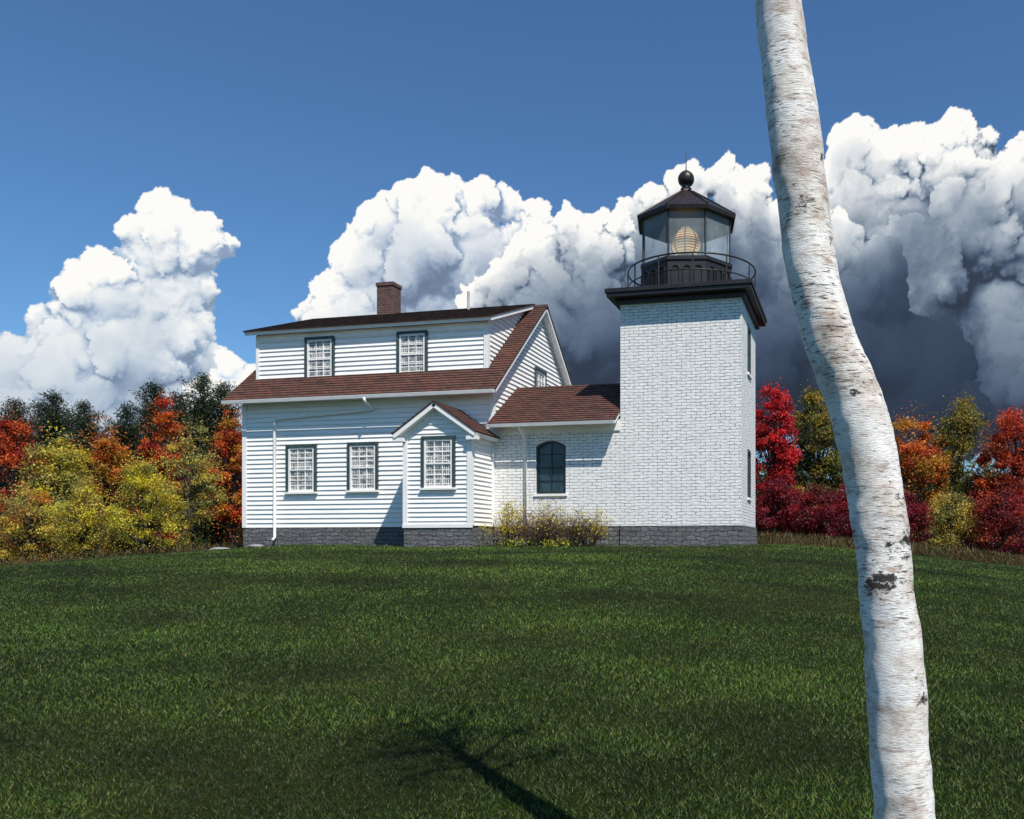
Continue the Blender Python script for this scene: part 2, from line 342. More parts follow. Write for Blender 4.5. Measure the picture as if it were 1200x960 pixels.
w=MB(); w.lap((XL,VB,.52),(1,0,0),(0,0,1),(0,1,0),4.62-.52,EX,LIP,lambda z:(0,XR-XL)); w.build('rear_wall',CLAP,house,recalc=False)
for x in (XL,XR):
    sx=1 if x==XR else -1
    c=MB(); c.box(min(x,x+.046*sx),max(x,x+.046*sx),VF-.05,VF+.11,.52,4.6); c.box(x-(.1 if sx>0 else 0),x+(0 if sx>0 else .1),VF-.05,VF-.002,.52,4.55); c.build('corner_board',WHITE,house)
RX0,RX1=XL-.38,XR+.30
def slope(mb_s,mb_w,x0,x1,v0,z0,v1,z1,th=.13,exp=.15,lip=.018):
    U=Vector((0,v1-v0,z1-z0)); L=U.length; U/=L; Nn=Vector((0,-U.z,U.y)) if v1>v0 else Vector((0,U.z,-U.y)) 
    if Nn.z<0: Nn=-Nn
    mb_s.lap(Vector((x0,v0,z0))+Nn*.012,(1,0,0),U,Nn,L,exp,lip,lambda z:(0,x1-x0))
    a=Vector((x0,v0,z0)); b=Vector((x1,v0,z0)); c=Vector((x1,v1,z1)); d=Vector((x0,v1,z1))
    mb_s.prism([a+Nn*.011,b+Nn*.011,c+Nn*.011,d+Nn*.011],-Nn*.03)
    o=-Nn*(th-.02)
    i=.025
    a,b,c,d=[p-Nn*.02 for p in (a+Vector((i,0,0))+U*i,b-Vector((i,0,0))+U*i,c-Vector((i,0,0)),d+Vector((i,0,0)))]
    mb_w.prism([a,b,c,d],o)
s=MB(); wt=MB()
slope(s,wt,RX0,RX1,EV,EZ,RV,RZ); slope(s,wt,RX0,RX1,2*RV-EV,EZ,RV+.001,RZ)
roof=s.build('roof',SHING,house,recalc=False); wt.build('soffit',WHITE,house)
r=MB(); r.prism([(RX0,RV-.12,RZ-.055),(RX0,RV,RZ+.05),(RX0,RV+.12,RZ-.055)],(RX1-RX0,0,0)); r.build('ridge_cap',M('ridge_cap',(.07,.035,.03)),roof)
DX0,DX1,DV=-15.5,-7.62,.45; DZ0=5.1; ds=.365; DE=(.14,6.70)
w=MB(); w.lap((DX0,DV,DZ0),(1,0,0),(0,0,1),(0,-1,0),6.62-DZ0,EX,LIP,lambda z:(0,DX1-DX0)); dorm=w.build('dormer',CLAP,house,recalc=False)
def cclip(z):
    zz=z+DZ0; hi=(zz-EZ)/SL+EV; lo=max(DV,(zz-DE[1]+.12)/ds+DE[0]); return (lo-DV,max(lo,hi)-DV)
w=MB(); w.lap((DX1,DV,DZ0),(0,1,0),(0,0,1),(1,0,0),7.8-DZ0,EX,LIP,cclip); w.build('dormer_cheek',CLAP,dorm,recalc=False)
w=MB(); w.lap((DX0,DV,DZ0),(0,1,0),(0,0,1),(-1,0,0),7.8-DZ0,EX,LIP,cclip); w.build('dormer_cheek',CLAP,dorm,recalc=False)
s=MB(); wt=MB(); slope(s,wt,DX0-.27,DX1+.25,DE[0],DE[1],RV,DE[1]+(RV-DE[0])*ds)
wt.box(DX0,DX1,DV-.055,DV-.001,6.42,6.62)
wt.box(DX1-.1,DX1-.001,DV-.05,DV-.001,DZ0+.05,6.42); wt.box(DX0,DX0+.1,DV-.05,DV-.001,DZ0+.05,6.42); wt.box(DX1,DX1+.046,DV-.05,DV+.09,DZ0+.1,6.6)
s.build('dormer_roof',SHING,dorm,recalc=False); wt.build('dormer_trim',WHITE,dorm)
for (xa,xb,ya,yb) in ((360,389,391,445),(468,498,385,440)):
    A=onv(xa,yb,DV-.06); B=onv(xb,ya,DV-.06); window(house,'x',(A.x+B.x)/2,A.z,min(B.z,6.38),B.x-A.x,DV)
for (xa,xb,ya,yb) in ((338,368,524,577),(410,440,521,575)):
    A=onv(xa,yb,VF-.06); B=onv(xb,ya,VF-.06); window(house,'x',(A.x+B.x)/2,A.z,B.z,B.x-A.x,VF)
window(house,'y',RV+.0,4.5,5.75,.85,XR)
CX=-12.78; c=MB(); c.box(CX-.31,CX+.31,RV-.27,RV+.27,7.3,8.93); ch=c.build('chimney',REDB,roof,bevel=.01)
c=MB(); c.box(CX-.34,CX+.34,RV-.30,RV+.30,8.931,9.06); c.build('chimney_cap',REDB,roof,bevel=.01)
c=MB(); P=onv(549,360,RV-.6); c.tube([(P.x,P.y,7.5),(P.x,P.y,8.42)],.045,10); c.build('vent_pipe',M('vent',(.5,.5,.5)),roof)
g=MB(); g.prism([(RX0+.02,EV-.10,EZ-.02),(RX0+.02,EV-.005,EZ-.02),(RX0+.02,EV-.005,EZ-.12),(RX0+.02,EV-.07,EZ-.12)],(RX1-RX0-.04,0,0)); g.build('gutter',WHITE,house,bevel=.005)
b=onv(437,479,VF-.09); c_=onv(322,491,VF-.09)
g=MB(); g.tube([(b.x,EV-.05,EZ-.1),(b.x,EV-.05,EZ-.2),(b.x,VF-.09,b.z),(b.x-.12,VF-.09,b.z-.03),(c_.x+.08,VF-.09,c_.z),(c_.x,VF-.09,c_.z-.08),(c_.x,VF-.09,.22),(c_.x,VF-.2,.12)],.046,8); g.build('downspout',WHITE,house,True)
# ---------------------------------------------------------------- porch (part of the house)
PX0,PX1,PV=-9.26,-7.27,-1.44; PC=(PX0+PX1)/2; PZ=3.93; PE=1.27; PEZ=3.06; PS=(PZ-PEZ)/PE
f=MB(); f.box(PX0-.02,PX1+.01,PV-.03,VF-.04,-.5,.52); f.build('porch_foundation',STONE,house)
def pclip(z):
    zz=z+.52; hw=(PZ-.1-zz)/PS; hw=min(hw,(PX1-PX0)/2); return ((PX1-PX0)/2-hw,(PX1-PX0)/2+hw)
w=MB(); w.lap((PX0,PV,.52),(1,0,0),(0,0,1),(0,-1,0),PZ-.1-.52,EX*.9,LIP,pclip)
w.lap((PX1,PV,.52),(0,1,0),(0,0,1),(1,0,0),3.1-.52,EX*.9,LIP,lambda z:(0,VF-PV)); w.lap((PX0,PV,.52),(0,1,0),(0,0,1),(-1,0,0),3.1-.52,EX*.9,LIP,lambda z:(0,VF-PV))
porch=w.build('porch',CLAP,house,recalc=False)
c=MB()
c.box(PX0-.046,PX0+.1,PV-.05,PV-.001,.52,3.06); c.box(PX1-.1,PX1+.046,PV-.05,PV-.001,.52,3.06); c.box(PX1+.001,PX1+.046,PV,PV+.1,.52,3.0); c.box(PX0-.046,PX0-.001,PV,PV+.1,.52,3.0)
c.box(PX0-.055,PX1+.055,PV-.06,PV,.46,.56); c.box(PX1+.001,PX1+.055,PV,VF-.04,2.86,3.06)
c.build('porch_corner_board',WHITE,porch)
s=MB(); wt=MB()
for sg in (-1,1):
    U=Vector((-sg*PE,0,PZ-PEZ)); L=U.length; U/=L; Nn=Vector((sg*U.z,0,abs(U.x)))
    o=Vector((PC+sg*PE,PV-.27,PEZ))
    s.lap(o+Nn*.012,(0,1,0),U,Nn,L,.15,.016,lambda z:(0,VF-PV+.25))
    e=Vector((0,VF-PV+.25,0)); s.prism([o+Nn*.011,o+e+Nn*.011,o+e+U*L+Nn*.011,o+U*L+Nn*.011],-Nn*.03)
    o2=o-Nn*.02+Vector((0,.02,0)); e2=Vector((0,VF-PV+.2,0)); wt.prism([o2,o2+e2,o2+e2+U*(L-.02),o2+U*(L-.02)],-Nn*.12)
    o3=Vector((PC+sg*PE,PV-.046,PEZ))-Nn*.14; wt.prism([o3,o3+U*(L-.1),o3+U*(L-.1)-Vector((0,0,.17)),o3-Vector((0,0,.10))],(0,.044,0))
    wt.box(min(PC+sg*PE,PC+sg*(PE-.32)),max(PC+sg*PE,PC+sg*(PE-.32)),PV-.22,PV-.052,PEZ-.20,PEZ-.10)
s.build('porch_roof',SHING,porch,recalc=False); wt.build('porch_rake',WHITE,porch)
A=onv(497,572,PV-.06); B=onv(530,514,PV-.06); window(house,'x',(A.x+B.x)/2,A.z,B.z,B.x-A.x,PV)
# ---------------------------------------------------------------- brick passage
TX0,TX1,TD=-3.41,0.0,3.5
link=thing('brick_passage','low white painted brick passage with arched dark window and red-brown roof','building',((XR+TX0)/2,0,0))
lx0=XR+.05; lx1=TX0-.002
f=MB(); f.box(lx0,lx1-.04,-.035,TD+.03,-.5,.52); f.build('foundation',STONE,link)
w=MB(); w.box(lx0,lx1,0,TD,.521,3.52); lw=w.build('wall',BRICKW,link)
A=onv(628,579,0); B=onv(663,516,0)
def arch(x0,x1,z0,z1,rise,y,d):
    n=10; P=[(x0,y,z0),(x1,y,z0)]
    for k in range(n+1):
        t=k/n; x=x1+(x0-x1)*t; P.append((x,y,z1-rise+rise*math.sin(math.pi*t)**.8 if 0<t<1 else z1-rise))
    m=MB(); m.prism(P,(0,d,0)); return m
cut(lw,[arch(A.x,B.x,A.z,B.z,.16,-.3,.5)])
def ring_frame(x0,x1,z0,z1,rise,y0,y1,t):
    n=10; o=[(x0,z0),(x1,z0)]; i=[(x0+t,z0+t),(x1-t,z0+t)]
    for k in range(n+1):
        q=k/n; s_=math.sin(math.pi*q)**.8 if 0<q<1 else 0
        o.append((x1+(x0-x1)*q,z1-rise+rise*s_)); i.append((x1-t+(x0-x1+2*t)*q,z1-t-rise+rise*s_))
    m=MB(); N_=len(o)
    for k in range(N_):
        j=(k+1)%N_; m.prism([(o[k][0],y0,o[k][1]),(o[j][0],y0,o[j][1]),(i[j][0],y0,i[j][1]),(i[k][0],y0,i[k][1])],(0,y1-y0,0))
    return m
aw=ring_frame(A.x+.004,B.x-.004,A.z+.004,B.z-.004,.16,.05,.12,.06).build('window',DKGREEN,link); aw['label']='dark arched window in the white brick wall'
m=MB(); xm=(A.x+B.x)/2; zm=(A.z+B.z)/2
m.box(A.x+.06,B.x-.06,.06,.11,zm-.025,zm+.025); m.box(xm-.012,xm+.012,.07,.1,A.z+.06,B.z-.07)
for q in (.25,.75): z=A.z+(B.z-A.z)*q; m.box(A.x+.06,B.x-.06,.07,.1,z-.012,z+.012)
m.build('muntin',DKGREEN,aw); arch(A.x+.03,B.x-.03,A.z+.03,B.z-.03,.15,.1,.03).build('pane',DGLASS,aw)
m=MB(); m.box(A.x-.05,B.x+.05,-.05,.06,A.z-.07,A.z-.001); m.build('sill',WHITE,aw)
s=MB(); wt=MB(); slope(s,wt,XR+.05,TX0-.004,-.54,3.43,1.75,4.86); slope(s,wt,XR+.05,TX0-.004,4.04,3.43,1.751,4.86)
s.build('roof',SHING,link,recalc=False); 
wt.box(lx0,lx1,-.04,-.001,3.20,3.43); wt.build('cornice',WHITE,link)
g=MB(); xx=onv(616,560,-.06).x; g.tube([(xx,-.56,3.38),(xx,-.56,3.29),(xx,-.07,3.03),(xx,-.07,.25)],.038,8); g.build('downspout',WHITE,link,True)
g=MB(); g.prism([(lx0,-.64,3.41),(lx0,-.55,3.41),(lx0,-.55,3.32),(lx0,-.61,3.32)],(lx1-lx0-.02,0,0)); g.build('gutter',WHITE,link)
# ---------------------------------------------------------------- lighthouse tower
tower=thing('lighthouse_tower','square white brick lighthouse tower with black iron gallery and glazed lantern','lighthouse',((TX0+TX1)/2,TD/2,0))
f=MB(); f.box(TX0,TX1+.04,-.04,TD+.04,-.6,.52); f.build('foundation',STONE,tower)
w=MB(); w.prism([(TX0,0,.521),(TX1,0,.521),(TX1,TD,.521),(TX0,TD,.521)],(0,0,6.72-.521)); tw=w.build('wall',BRICKW,tower)
cs=[]; holes=((1.75,4.95,6.35),(1.75,1.35,2.75))
for v,z0,z1 in holes:
    m=MB(); m.box(-.22,.3,v-.38,v+.38,z0,z1); cs.append(m)
cut(tw,cs)
for v,z0,z1 in holes:
    m=MB(); a0,a1=v-.376,v+.376
    m.box(-.08,.015,a0,a0+.09,z0+.003,z1-.003); m.box(-.08,.015,a1-.09,a1,z0+.003,z1-.003); m.box(-.08,.015,a0+.09,a1-.09,z1-.09,z1-.003); m.box(-.08,.015,a0+.09,a1-.09,z0+.003,z0+.09)
    wn=m.build('window',GREEN,tower); m=MB(); m.box(-.07,-.01,v-.015,v+.015,z0+.09,z1-.09); m.box(-.068,-.012,a0+.09,a1-.09,(z0+z1)/2-.02,(z0+z1)/2+.02); m.build('muntin',GREEN,wn)
    m=MB(); m.box(-.06,-.04,a0+.09,a1-.09,z0+.09,z1-.09); m.build('pane',DGLASS,wn)
    m=MB(); m.box(.002,.05,a0-.06,a1+.06,z0-.07,z0-.002); m.build('sill',WHITE,wn)
m=MB(); m.box(TX0-.12,TX1+.12,-.12,TD+.12,6.721,6.85); m.box(TX0-.30,TX1+.30,-.40,TD+.30,6.851,6.96); m.box(TX0-.34,TX1+.34,-.44,TD+.34,6.961,7.08)
m.build('gallery_deck',IRON,tower,bevel=.01)
LX,LY=-1.86,1.72; GXc,GYc=-1.70,1.72; B0,G1=8.12,9.42
m=MB(); m.ring(GXc,GYc,8.0,1.88,.024); rail=m.build('gallery_railing',IRON,tower,True)
m=MB(); m.ring(GXc,GYc,7.55,1.88,.018); m.build('middle_rail',IRON,rail,True)
for k in range(12):
    m=MB(); q=2*math.pi*k/12+.2; x,y=GXc+1.88*math.cos(q),GYc+1.88*math.sin(q); m.tube([(x,y,7.08),(x,y,8.0)],.02,6)
    m.build('railing_post',IRON,rail)
R=1.38; rot=math.radians(22.5)+TH*.9
m=MB(); m.lathe([(R+.10,7.081),(R+.10,7.18),(R+.02,7.22),(R+.02,B0-.14),(R+.06,B0-.10),(R+.06,B0)],8,LX,LY,rot)
for k in range(8):
    q0=rot+k*math.pi/4; q1=q0+math.pi/4; p0=Vector((LX+(R+.02)*math.cos(q0),LY+(R+.02)*math.sin(q0),0)); p1=Vector((LX+(R+.02)*math.cos(q1),LY+(R+.02)*math.sin(q1),0)); t=(p1-p0); nn=Vector((math.cos((q0+q1)/2),math.sin((q0+q1)/2),0))*.035
    for c0 in (.09,.39,.69):
        a=p0+t*c0; b=p0+t*(c0+.22)
        outer=[a+Vector((0,0,7.3)),b+Vector((0,0,7.3)),b+Vector((0,0,7.78))]+[ (a+b)/2+(b-a)/2*math.cos(w_)+Vector((0,0,7.78+.11*math.sin(w_))) for w_ in (math.pi*.25,math.pi*.5,math.pi*.75)]+[a+Vector((0,0,7.78))]
        cc=sum(outer,Vector())/len(outer)
        for j in range(len(outer)):
            o0=outer[j]; o1=outer[(j+1)%len(outer)]; i0=cc+(o0-cc)*.82; i1=cc+(o1-cc)*.82; m.prism([o0,o1,i1,i0],nn)
m.build('lantern_base',IRON,tower)
gb=MB()
for k in range(8):
    q=rot+k*math.pi/4; q1=q+math.pi/4; p=Vector((LX+(R-.02)*math.cos(q),LY+(R-.02)*math.sin(q),0)); p1=Vector((LX+(R-.02)*math.cos(q1),LY+(R-.02)*math.sin(q1),0))
    mm=MB(); mm.tube([p+Vector((0,0,B0)),p+Vector((0,0,G1+.02))],.026,6); mm.build('mullion',IRON,tower)
    i=(p1-p).normalized()*.03; gb.quad(p+i+Vector((0,0,B0)),p1-i+Vector((0,0,B0)),p1-i+Vector((0,0,G1)),p+i+Vector((0,0,G1)))
gb.build('lantern_glass',GLASS,tower,recalc=False)
m=MB(); m.lathe([(R+.02,G1),(R+.14,G1),(R+.17,G1+.1),(R+.1,G1+.15),(.75,10.06),(.2,10.42),(.16,10.50),(.12,10.52)],8,LX,LY,rot)
for k in range(8):
    q=rot+k*math.pi/4; c_,s_=math.cos(q),math.sin(q); m.tube([(LX+(R+.15)*c_,LY+(R+.15)*s_,G1+.13),(LX+.75*c_,LY+.75*s_,10.08),(LX+.2*c_,LY+.2*s_,10.44)],.025,5)
lr=m.build('lantern_roof',IRONR,tower)
m=MB(); m.lathe([(.10,10.50),(.17,10.53),(.11,10.57),(.13,10.60)]+[(.245*math.sin(a_),10.82-.245*math.cos(a_)) for a_ in [math.pi*k/12 for k in range(2,12)]]+[(.06,11.07)],20,LX,LY); m.build('vent_ball',IRONR,lr,True)
m=MB(); m.tube([(LX,LY,11.06),(LX,LY,11.66)],[.018,.006],6); m.build('lightning_rod',IRON,lr)
prof=[(.22,8.5),(.25,8.53)]
for k in range(13):
    t=k/12; z=8.54+.80*t; rr=.43*(math.sin(math.pi*(.18+.74*t))**.6)
    prof+=[(rr,z),(rr*.84,z+.04)]
m=MB(); m.lathe(prof,24,LX,LY); ln=m.build('beacon_lens',LENS,tower)
m=MB()
for k in range(8):
    q=2*math.pi*k/8+.1; m.tube([(LX+(.45*(math.sin(math.pi*(.18+.74*t))**.6))*math.cos(q),LY+(.45*(math.sin(math.pi*(.18+.74*t))**.6))*math.sin(q),8.54+.80*t) for t in [i/8 for i in range(9)]],.018,5)
m.lathe([(.26,B0+.002),(.26,8.40),(.36,8.44),(.36,8.50),(.24,8.51)],20,LX,LY); m.lathe([(.2,9.345),(.14,9.39),(.05,9.41)],12,LX,LY); m.build('lens_frame',BRASS,ln)
# ---------------------------------------------------------------- sky backdrop of cumulus clouds (sphere sector far away)
def build_sky():
    step=math.radians(.058); AZ=np.arange(math.radians(-47),math.radians(30),step); EL=np.arange(math.radians(-1.5),math.radians(36),step)
    nx,ny=len(AZ),len(EL); az,el=np.meshgrid(AZ,EL)
    PY=638-F*np.tan(el)/np.cos(az); PX=764+F*np.tan(az)
    def fbm(beta,seed,cut=0):
        r=np.random.default_rng(seed); fy=np.fft.fftfreq(ny)[:,None]; fx=np.fft.rfftfreq(nx)[None,:]; f=np.sqrt(fx*fx+fy*fy); f[0,0]=1
        s=np.fft.rfft2(r.normal(size=(ny,nx)))*f**(-beta); s[f<cut]=0; g=np.fft.irfft2(s,(ny,nx)); return g/g.std()
    def blur(A,s):
        fy=np.fft.fftfreq(ny+256)[:,None]; fx=np.fft.rfftfreq(nx+256)[None,:]
        P=np.pad(A,128,mode='edge'); return np.fft.irfft2(np.fft.rfft2(P)*np.exp(-2*(math.pi*s)**2*(fx*fx+fy*fy)),P.shape)[128:-128,128:-128]
    def pos(px,py):
        x=(px-764)/F; a=math.atan(x); e=math.atan((638-py)/F*math.cos(a)); return (a-AZ[0])/step,(e-EL[0])/step
    rgb=np.zeros((ny,nx,3)); alpha=np.zeros((ny,nx))
    wx=fbm(1.6,1,.006)*2.9; wy=fbm(1.6,2,.006)*2.9; JJ,II=np.mgrid[0:ny,0:nx]
    wi=np.clip((II+wx).round().astype(int),0,nx-1); wj=np.clip((JJ+wy).round().astype(int),0,ny-1)
    def cloud(blobs,seed,tau,dark,lit=(.98,.97,.94),y0=None,slant=0.0):
        nonlocal rgb,alpha
        r=random.Random(seed); Z=np.full((ny,nx),-1e3)
        def splat(x,y,z,R):
            x0,x1=max(0,int(x-R)),min(nx,int(x+R)+2); y0_,y1=max(0,int(y-R)),min(ny,int(y+R)+2)
            if x1<=x0 or y1<=y0_: return
            gy,gx=np.ogrid[y0_:y1,x0:x1]; d=R*R-(gx-x)**2-(gy-y)**2; m=d>0; v=np.where(m,z+np.sqrt(np.maximum(d,0)),-1e3); np.maximum(Z[y0_:y1,x0:x1],v,out=Z[y0_:y1,x0:x1])
        def rec(x,y,z,R,lv):
            splat(x,y,z,R)
            if lv==0 or R<1.6: return
            for k in range((14,12,10,8)[3-lv]):
                d=Vector((r.gauss(0,1),r.gauss(.25,1),r.gauss(.35,.8))).normalized()
                if d.z<-.35: continue
                rec(x+d.x*R*.86,y+d.y*R*.86,z+d.z*R*.86,R*r.uniform(.22,.48),lv-1)
        for px,py,rp in blobs:
            x,y=pos(px,py); rec(x,y,r.uniform(-.3,.3)*rp,rp*.8,3)
        Z=Z[wj,wi]; M_=(Z>-900).astype(float); lo=Z[Z>-900].min(); Zf=np.where(Z>-900,Z,lo)
        Zf=np.where(M_>0,Zf,blur(Zf,5))
        def nrm(s,kz):
            B=blur(Zf,s); gy,gx=np.gradient(B); nx_=-gx; ny_=-gy; L=np.sqrt(nx_**2+ny_**2+kz*kz); return (-nx_*.22+ny_*.76+kz*.55)/L
        n1,n3,n9,n20=nrm(.8,1.0),nrm(2.6,.8),nrm(8,.6),nrm(20,.5)
        th=np.cumsum(M_[::-1],axis=0)[::-1]; th=blur(th,6); th=th*(1+.25*np.clip(fbm(1.7,seed+50,.004),-2,2))
        if y0 is not None: th=np.maximum(th*.75,PY-y0+slant*(PX-700)+20*np.clip(fbm(1.9,seed+51,.002),-2,2))
        t=np.exp(-np.maximum(th-10,0)/tau)
        sharp=.30*n1+.36*n3+.34*n9; soft=.10*n3+.30*n9+.60*n20; l=sharp*t+soft*(1-t); l=np.clip(.5+.62*l,0,1.25)
        ao=np.clip((Zf-blur(Zf,4))*.045,-.24,.16)*(.2+.8*t)+np.clip((Zf-blur(Zf,20))*.011,-.22,.14)
        b=np.clip(l*.94-.01+ao,0,1.15); b=np.clip((b-.31)/.54,0,1.08); b=b*b*(3-2*np.minimum(b,1)); b=np.clip(b*(.02+.98*t),0,1)
        sh=.75+.5*np.clip(l-.35,0,1)+.8*t
        dk=np.array(dark)[None,None,:]*sh[...,None]; lt=np.array(lit)[None,None,:]
        bb=b[...,None]**np.array([1.20,1.04,.85])
        c=dk+(lt-dk)*bb  # sunlit tops and shaded hollows are computed into the cloud colours
        a=np.clip(.66*blur(M_,.9)+.34*blur(M_,3.0)+.05*fbm(.9,seed+7,.04),0,1); a=np.clip((a-.34)/.32,0,1); a=a*a*(3-2*a)
        rgb=rgb*(1-a[...,None])+c*a[...,None]; alpha=alpha+(1-alpha)*a
    B=cloud
    B([(203,262,32),(186,300,40),(236,292,32),(262,288,18),(272,300,10),(190,360,50),(224,345,28),(160,420,55),(246,432,30),(120,345,46),(112,405,55),(70,450,60),(30,440,50),(100,500,60),(180,490,50),(20,500,60),(250,480,45),(300,500,50),(212,395,36)],3,130,(.17,.23,.33),y0=350)
    B([(270,430,18),(290,450,26),(250,470,30)],23,120,(.34,.42,.54))
    B([(1000,180,36),(1036,190,38),(1075,178,36),(1120,196,50),(980,215,26),(1010,250,44),(1060,270,60),(1130,270,70),(1190,230,60),(1060,360,90),(1160,370,100),(1230,300,80),(1100,460,100),(1220,460,100),(1320,330,90),(1300,470,110),(960,300,50)],14,62,(.036,.050,.078),y0=245)
    B([(765,238,26),(805,222,30),(850,213,28),(885,212,22),(742,268,34),(800,268,42),(868,250,36),(905,262,34),(950,310,64),(740,350,80),(830,350,90),(920,370,95),(700,420,80),(780,440,90),(880,450,90),(980,420,100),(640,450,70),(720,400,80),(690,380,70),(1060,460,100),(1010,350,70)],11,33,(.032,.046,.074),y0=234)
    B([(512,234,36),(478,242,28),(560,238,32),(448,270,36),(596,240,20),(628,248,18),(420,312,38),(500,292,56),(560,302,56),(395,344,32),(368,370,20),(440,352,48),(620,300,45),(520,370,60),(600,380,60),(660,400,60),(420,400,50)],5,95,(.15,.20,.30),y0=310,slant=.12)
    B([(668,274,34),(630,302,38),(592,334,32),(558,354,22),(694,266,24),(722,262,20),(705,300,42),(650,340,36),(700,350,50),(640,390,50),(590,400,45),(700,400,60),(650,440,60)],8,48,(.042,.060,.095),y0=292,slant=.30)
    Rr=2400.0; dx=np.cos(el)*np.sin(az); dy=np.cos(el)*np.cos(az)
    P=np.stack([CAM.x+Rr*(dx*RT.x+dy*FW.x),CAM.y+Rr*(dx*RT.y+dy*FW.y),Rr*np.sin(el)],-1)
    keepv=alpha>.004; q=(keepv[:-1,:-1]|keepv[1:,:-1]|keepv[:-1,1:]|keepv[1:,1:])
    idx=np.arange(ny*nx).reshape(ny,nx); qs=np.stack([idx[:-1,:-1][q],idx[:-1,1:][q],idx[1:,1:][q],idx[1:,:-1][q]],-1)
    used=np.unique(qs); rem=np.zeros(ny*nx,dtype=np.int32); rem[used]=np.arange(len(used)); qs=rem[qs].astype(np.int32); n=len(used); m=len(qs)
    me=bpy.data.meshes.new('sky'); me.vertices.add(n); me.vertices.foreach_set('co',P.reshape(-1,3)[used].ravel()); me.loops.add(m*4); me.loops.foreach_set('vertex_index',qs.ravel())
    me.polygons.add(m); me.polygons.foreach_set('loop_start',np.arange(0,m*4,4,dtype=np.int32)); me.polygons.foreach_set('loop_total',np.full(m,4,dtype=np.int32))
    C=np.concatenate([rgb.reshape(-1,3)[used],alpha.reshape(-1,1)[used]],1); ca=me.color_attributes.new('Col','FLOAT_COLOR','POINT'); ca.data.foreach_set('color',C.ravel()); me.update()
    mt,nt,b=newmat('cumulus_sky'); out=nt.nodes['Material Output']; nt.nodes.remove(b)
    a=N(nt,'ShaderNodeAttribute'); a.attribute_name='Col'; e=N(nt,'ShaderNodeEmission'); t=N(nt,'ShaderNodeBsdfTransparent'); mx=N(nt,'ShaderNodeMixShader')
    dv=N(nt,'ShaderNodeVectorMath',operation='SCALE'); inv=N(nt,'ShaderNodeMath',operation='DIVIDE'); inv.inputs[0].default_value=1; mxa=N(nt,'ShaderNodeMath',operation='MAXIMUM'); mxa.inputs[1].default_value=.02
    nt.links.new(a.outputs['Alpha'],mxa.inputs[0]); nt.links.new(mxa.outputs[0],inv.inputs[1]); nt.links.new(a.outputs['Color'],dv.inputs[0]); nt.links.new(inv.outputs[0],dv.inputs['Scale'])
    nt.links.new(dv.outputs[0],e.inputs[0]); nt.links.new(a.outputs['Alpha'],mx.inputs[0]); nt.links.new(t.outputs[0],mx.inputs[1]); nt.links.new(e.outputs[0],mx.inputs[2]); nt.links.new(mx.outputs[0],out.inputs[0])
    mt.cycles.emission_sampling='NONE'
    me.materials.append(mt); o=bpy.data.objects.new('sky',me); COL.objects.link(o); o['kind']='structure'
build_sky()
# ---------------------------------------------------------------- woods
RED=((.36,.045,.015),(.44,.08,.015),(.26,.025,.012)); ORG=((.46,.12,.015),(.40,.07,.012),(.36,.18,.02)); YEL=((.48,.37,.03),(.42,.33,.03),(.30,.27,.04)); OLV=((.32,.25,.05),(.44,.32,.05),(.19,.18,.05))
CRIM=((.17,.010,.018),(.24,.016,.02),(.09,.008,.014)); DGR=((.045,.060,.016),(.07,.08,.02),(.03,.04,.014)); MIX=((.16,.13,.02),(.09,.10,.02),(.24,.17,.02)); BRT=((.60,.03,.03),(.47,.02,.025),(.34,.015,.02))
pl=['dark pine at the left frame edge of the wood','second dark pine from the left edge','third dark pine from the left edge','fourth dark pine, left of the orange-red tree','dark pine just behind the orange-red tree','tall pointed pine above the olive-yellow tree','tallest dark pine near the house end wall','slim dark pine closest to the house roof corner']
for lb,(px,D,ty,hw) in zip(pl,((16,52,470,54),(62,50,462,50),(98,56,474,50),(148,50,478,46),(180,52,452,44),(210,54,462,44),(237,50,442,46),(263,52,450,42))): pine(px,D,ty,hw,lb)
tree(192,42,464,31,RED+ORG[:2],'orange-red maple rising in front of the dark pines',peak=.5)
tree(273,40,474,29,ORG+RED[:1],'orange maple beside the left end wall of the house',peak=.4,n=90)
tree(224,36,484,35,OLV,'olive-yellow loose tree between the orange-red and orange maples',low=.05,n=100,per=130,ls=.085,gain=1.6,peak=.3)
tree(172,31,528,40,YEL,'bright yellow shrub-like tree low on the left',low=.0,n=85,per=170,ls=.07,gain=1.8,peak=.35)
tree(268,45,560,34,DGR,'dark green undergrowth shrub against the house end wall',cat='shrub',name='shrub',low=.0)
tree(244,41,588,28,DGR,'dark green undergrowth shrub below the olive-yellow tree',cat='shrub',name='shrub',low=.0)
tree(122,40,488,40,ORG,'orange maple second from the left edge')
tree(68,37,500,42,YEL+OLV,'yellow tree third from the left edge',low=.05)
tree(14,40,476,44,RED,'deep orange-red tree at the far left edge',low=.05)
tree(100,32,556,42,YEL+OLV,'low olive-yellow shrub left of the bright yellow tree',cat='shrub',name='shrub',low=0,ls=.075,peak=.3,n=85,per=180)
tree(28,33,566,46,OLV+ORG[:1],'low olive and orange shrub at the left edge',cat='shrub',name='shrub',low=0,ls=.08,peak=.3,n=85,per=180)
tree(907,38,447,29,BRT,'bright scarlet maple right beside the lighthouse tower',low=.25,n=85,ls=.11,peak=.25)
tree(957,40,448,40,MIX+DGR[:1],'dark gold-green tree between the scarlet maple and the birch',low=.12,n=95,peak=.25)
tree(912,34,560,36,CRIM,'crimson bush at the right foot of the tower',cat='bush',name='autumn_bush',low=0,ls=.085,peak=.25,per=200)
tree(958,33,568,36,CRIM,'crimson bush between tower and birch',cat='bush',name='autumn_bush',low=0,ls=.085,peak=.25,per=200)
tree(1002,34,560,36,CRIM,'crimson bush directly behind the birch trunk',cat='bush',name='autumn_bush',low=0,ls=.085,peak=.25,per=200)
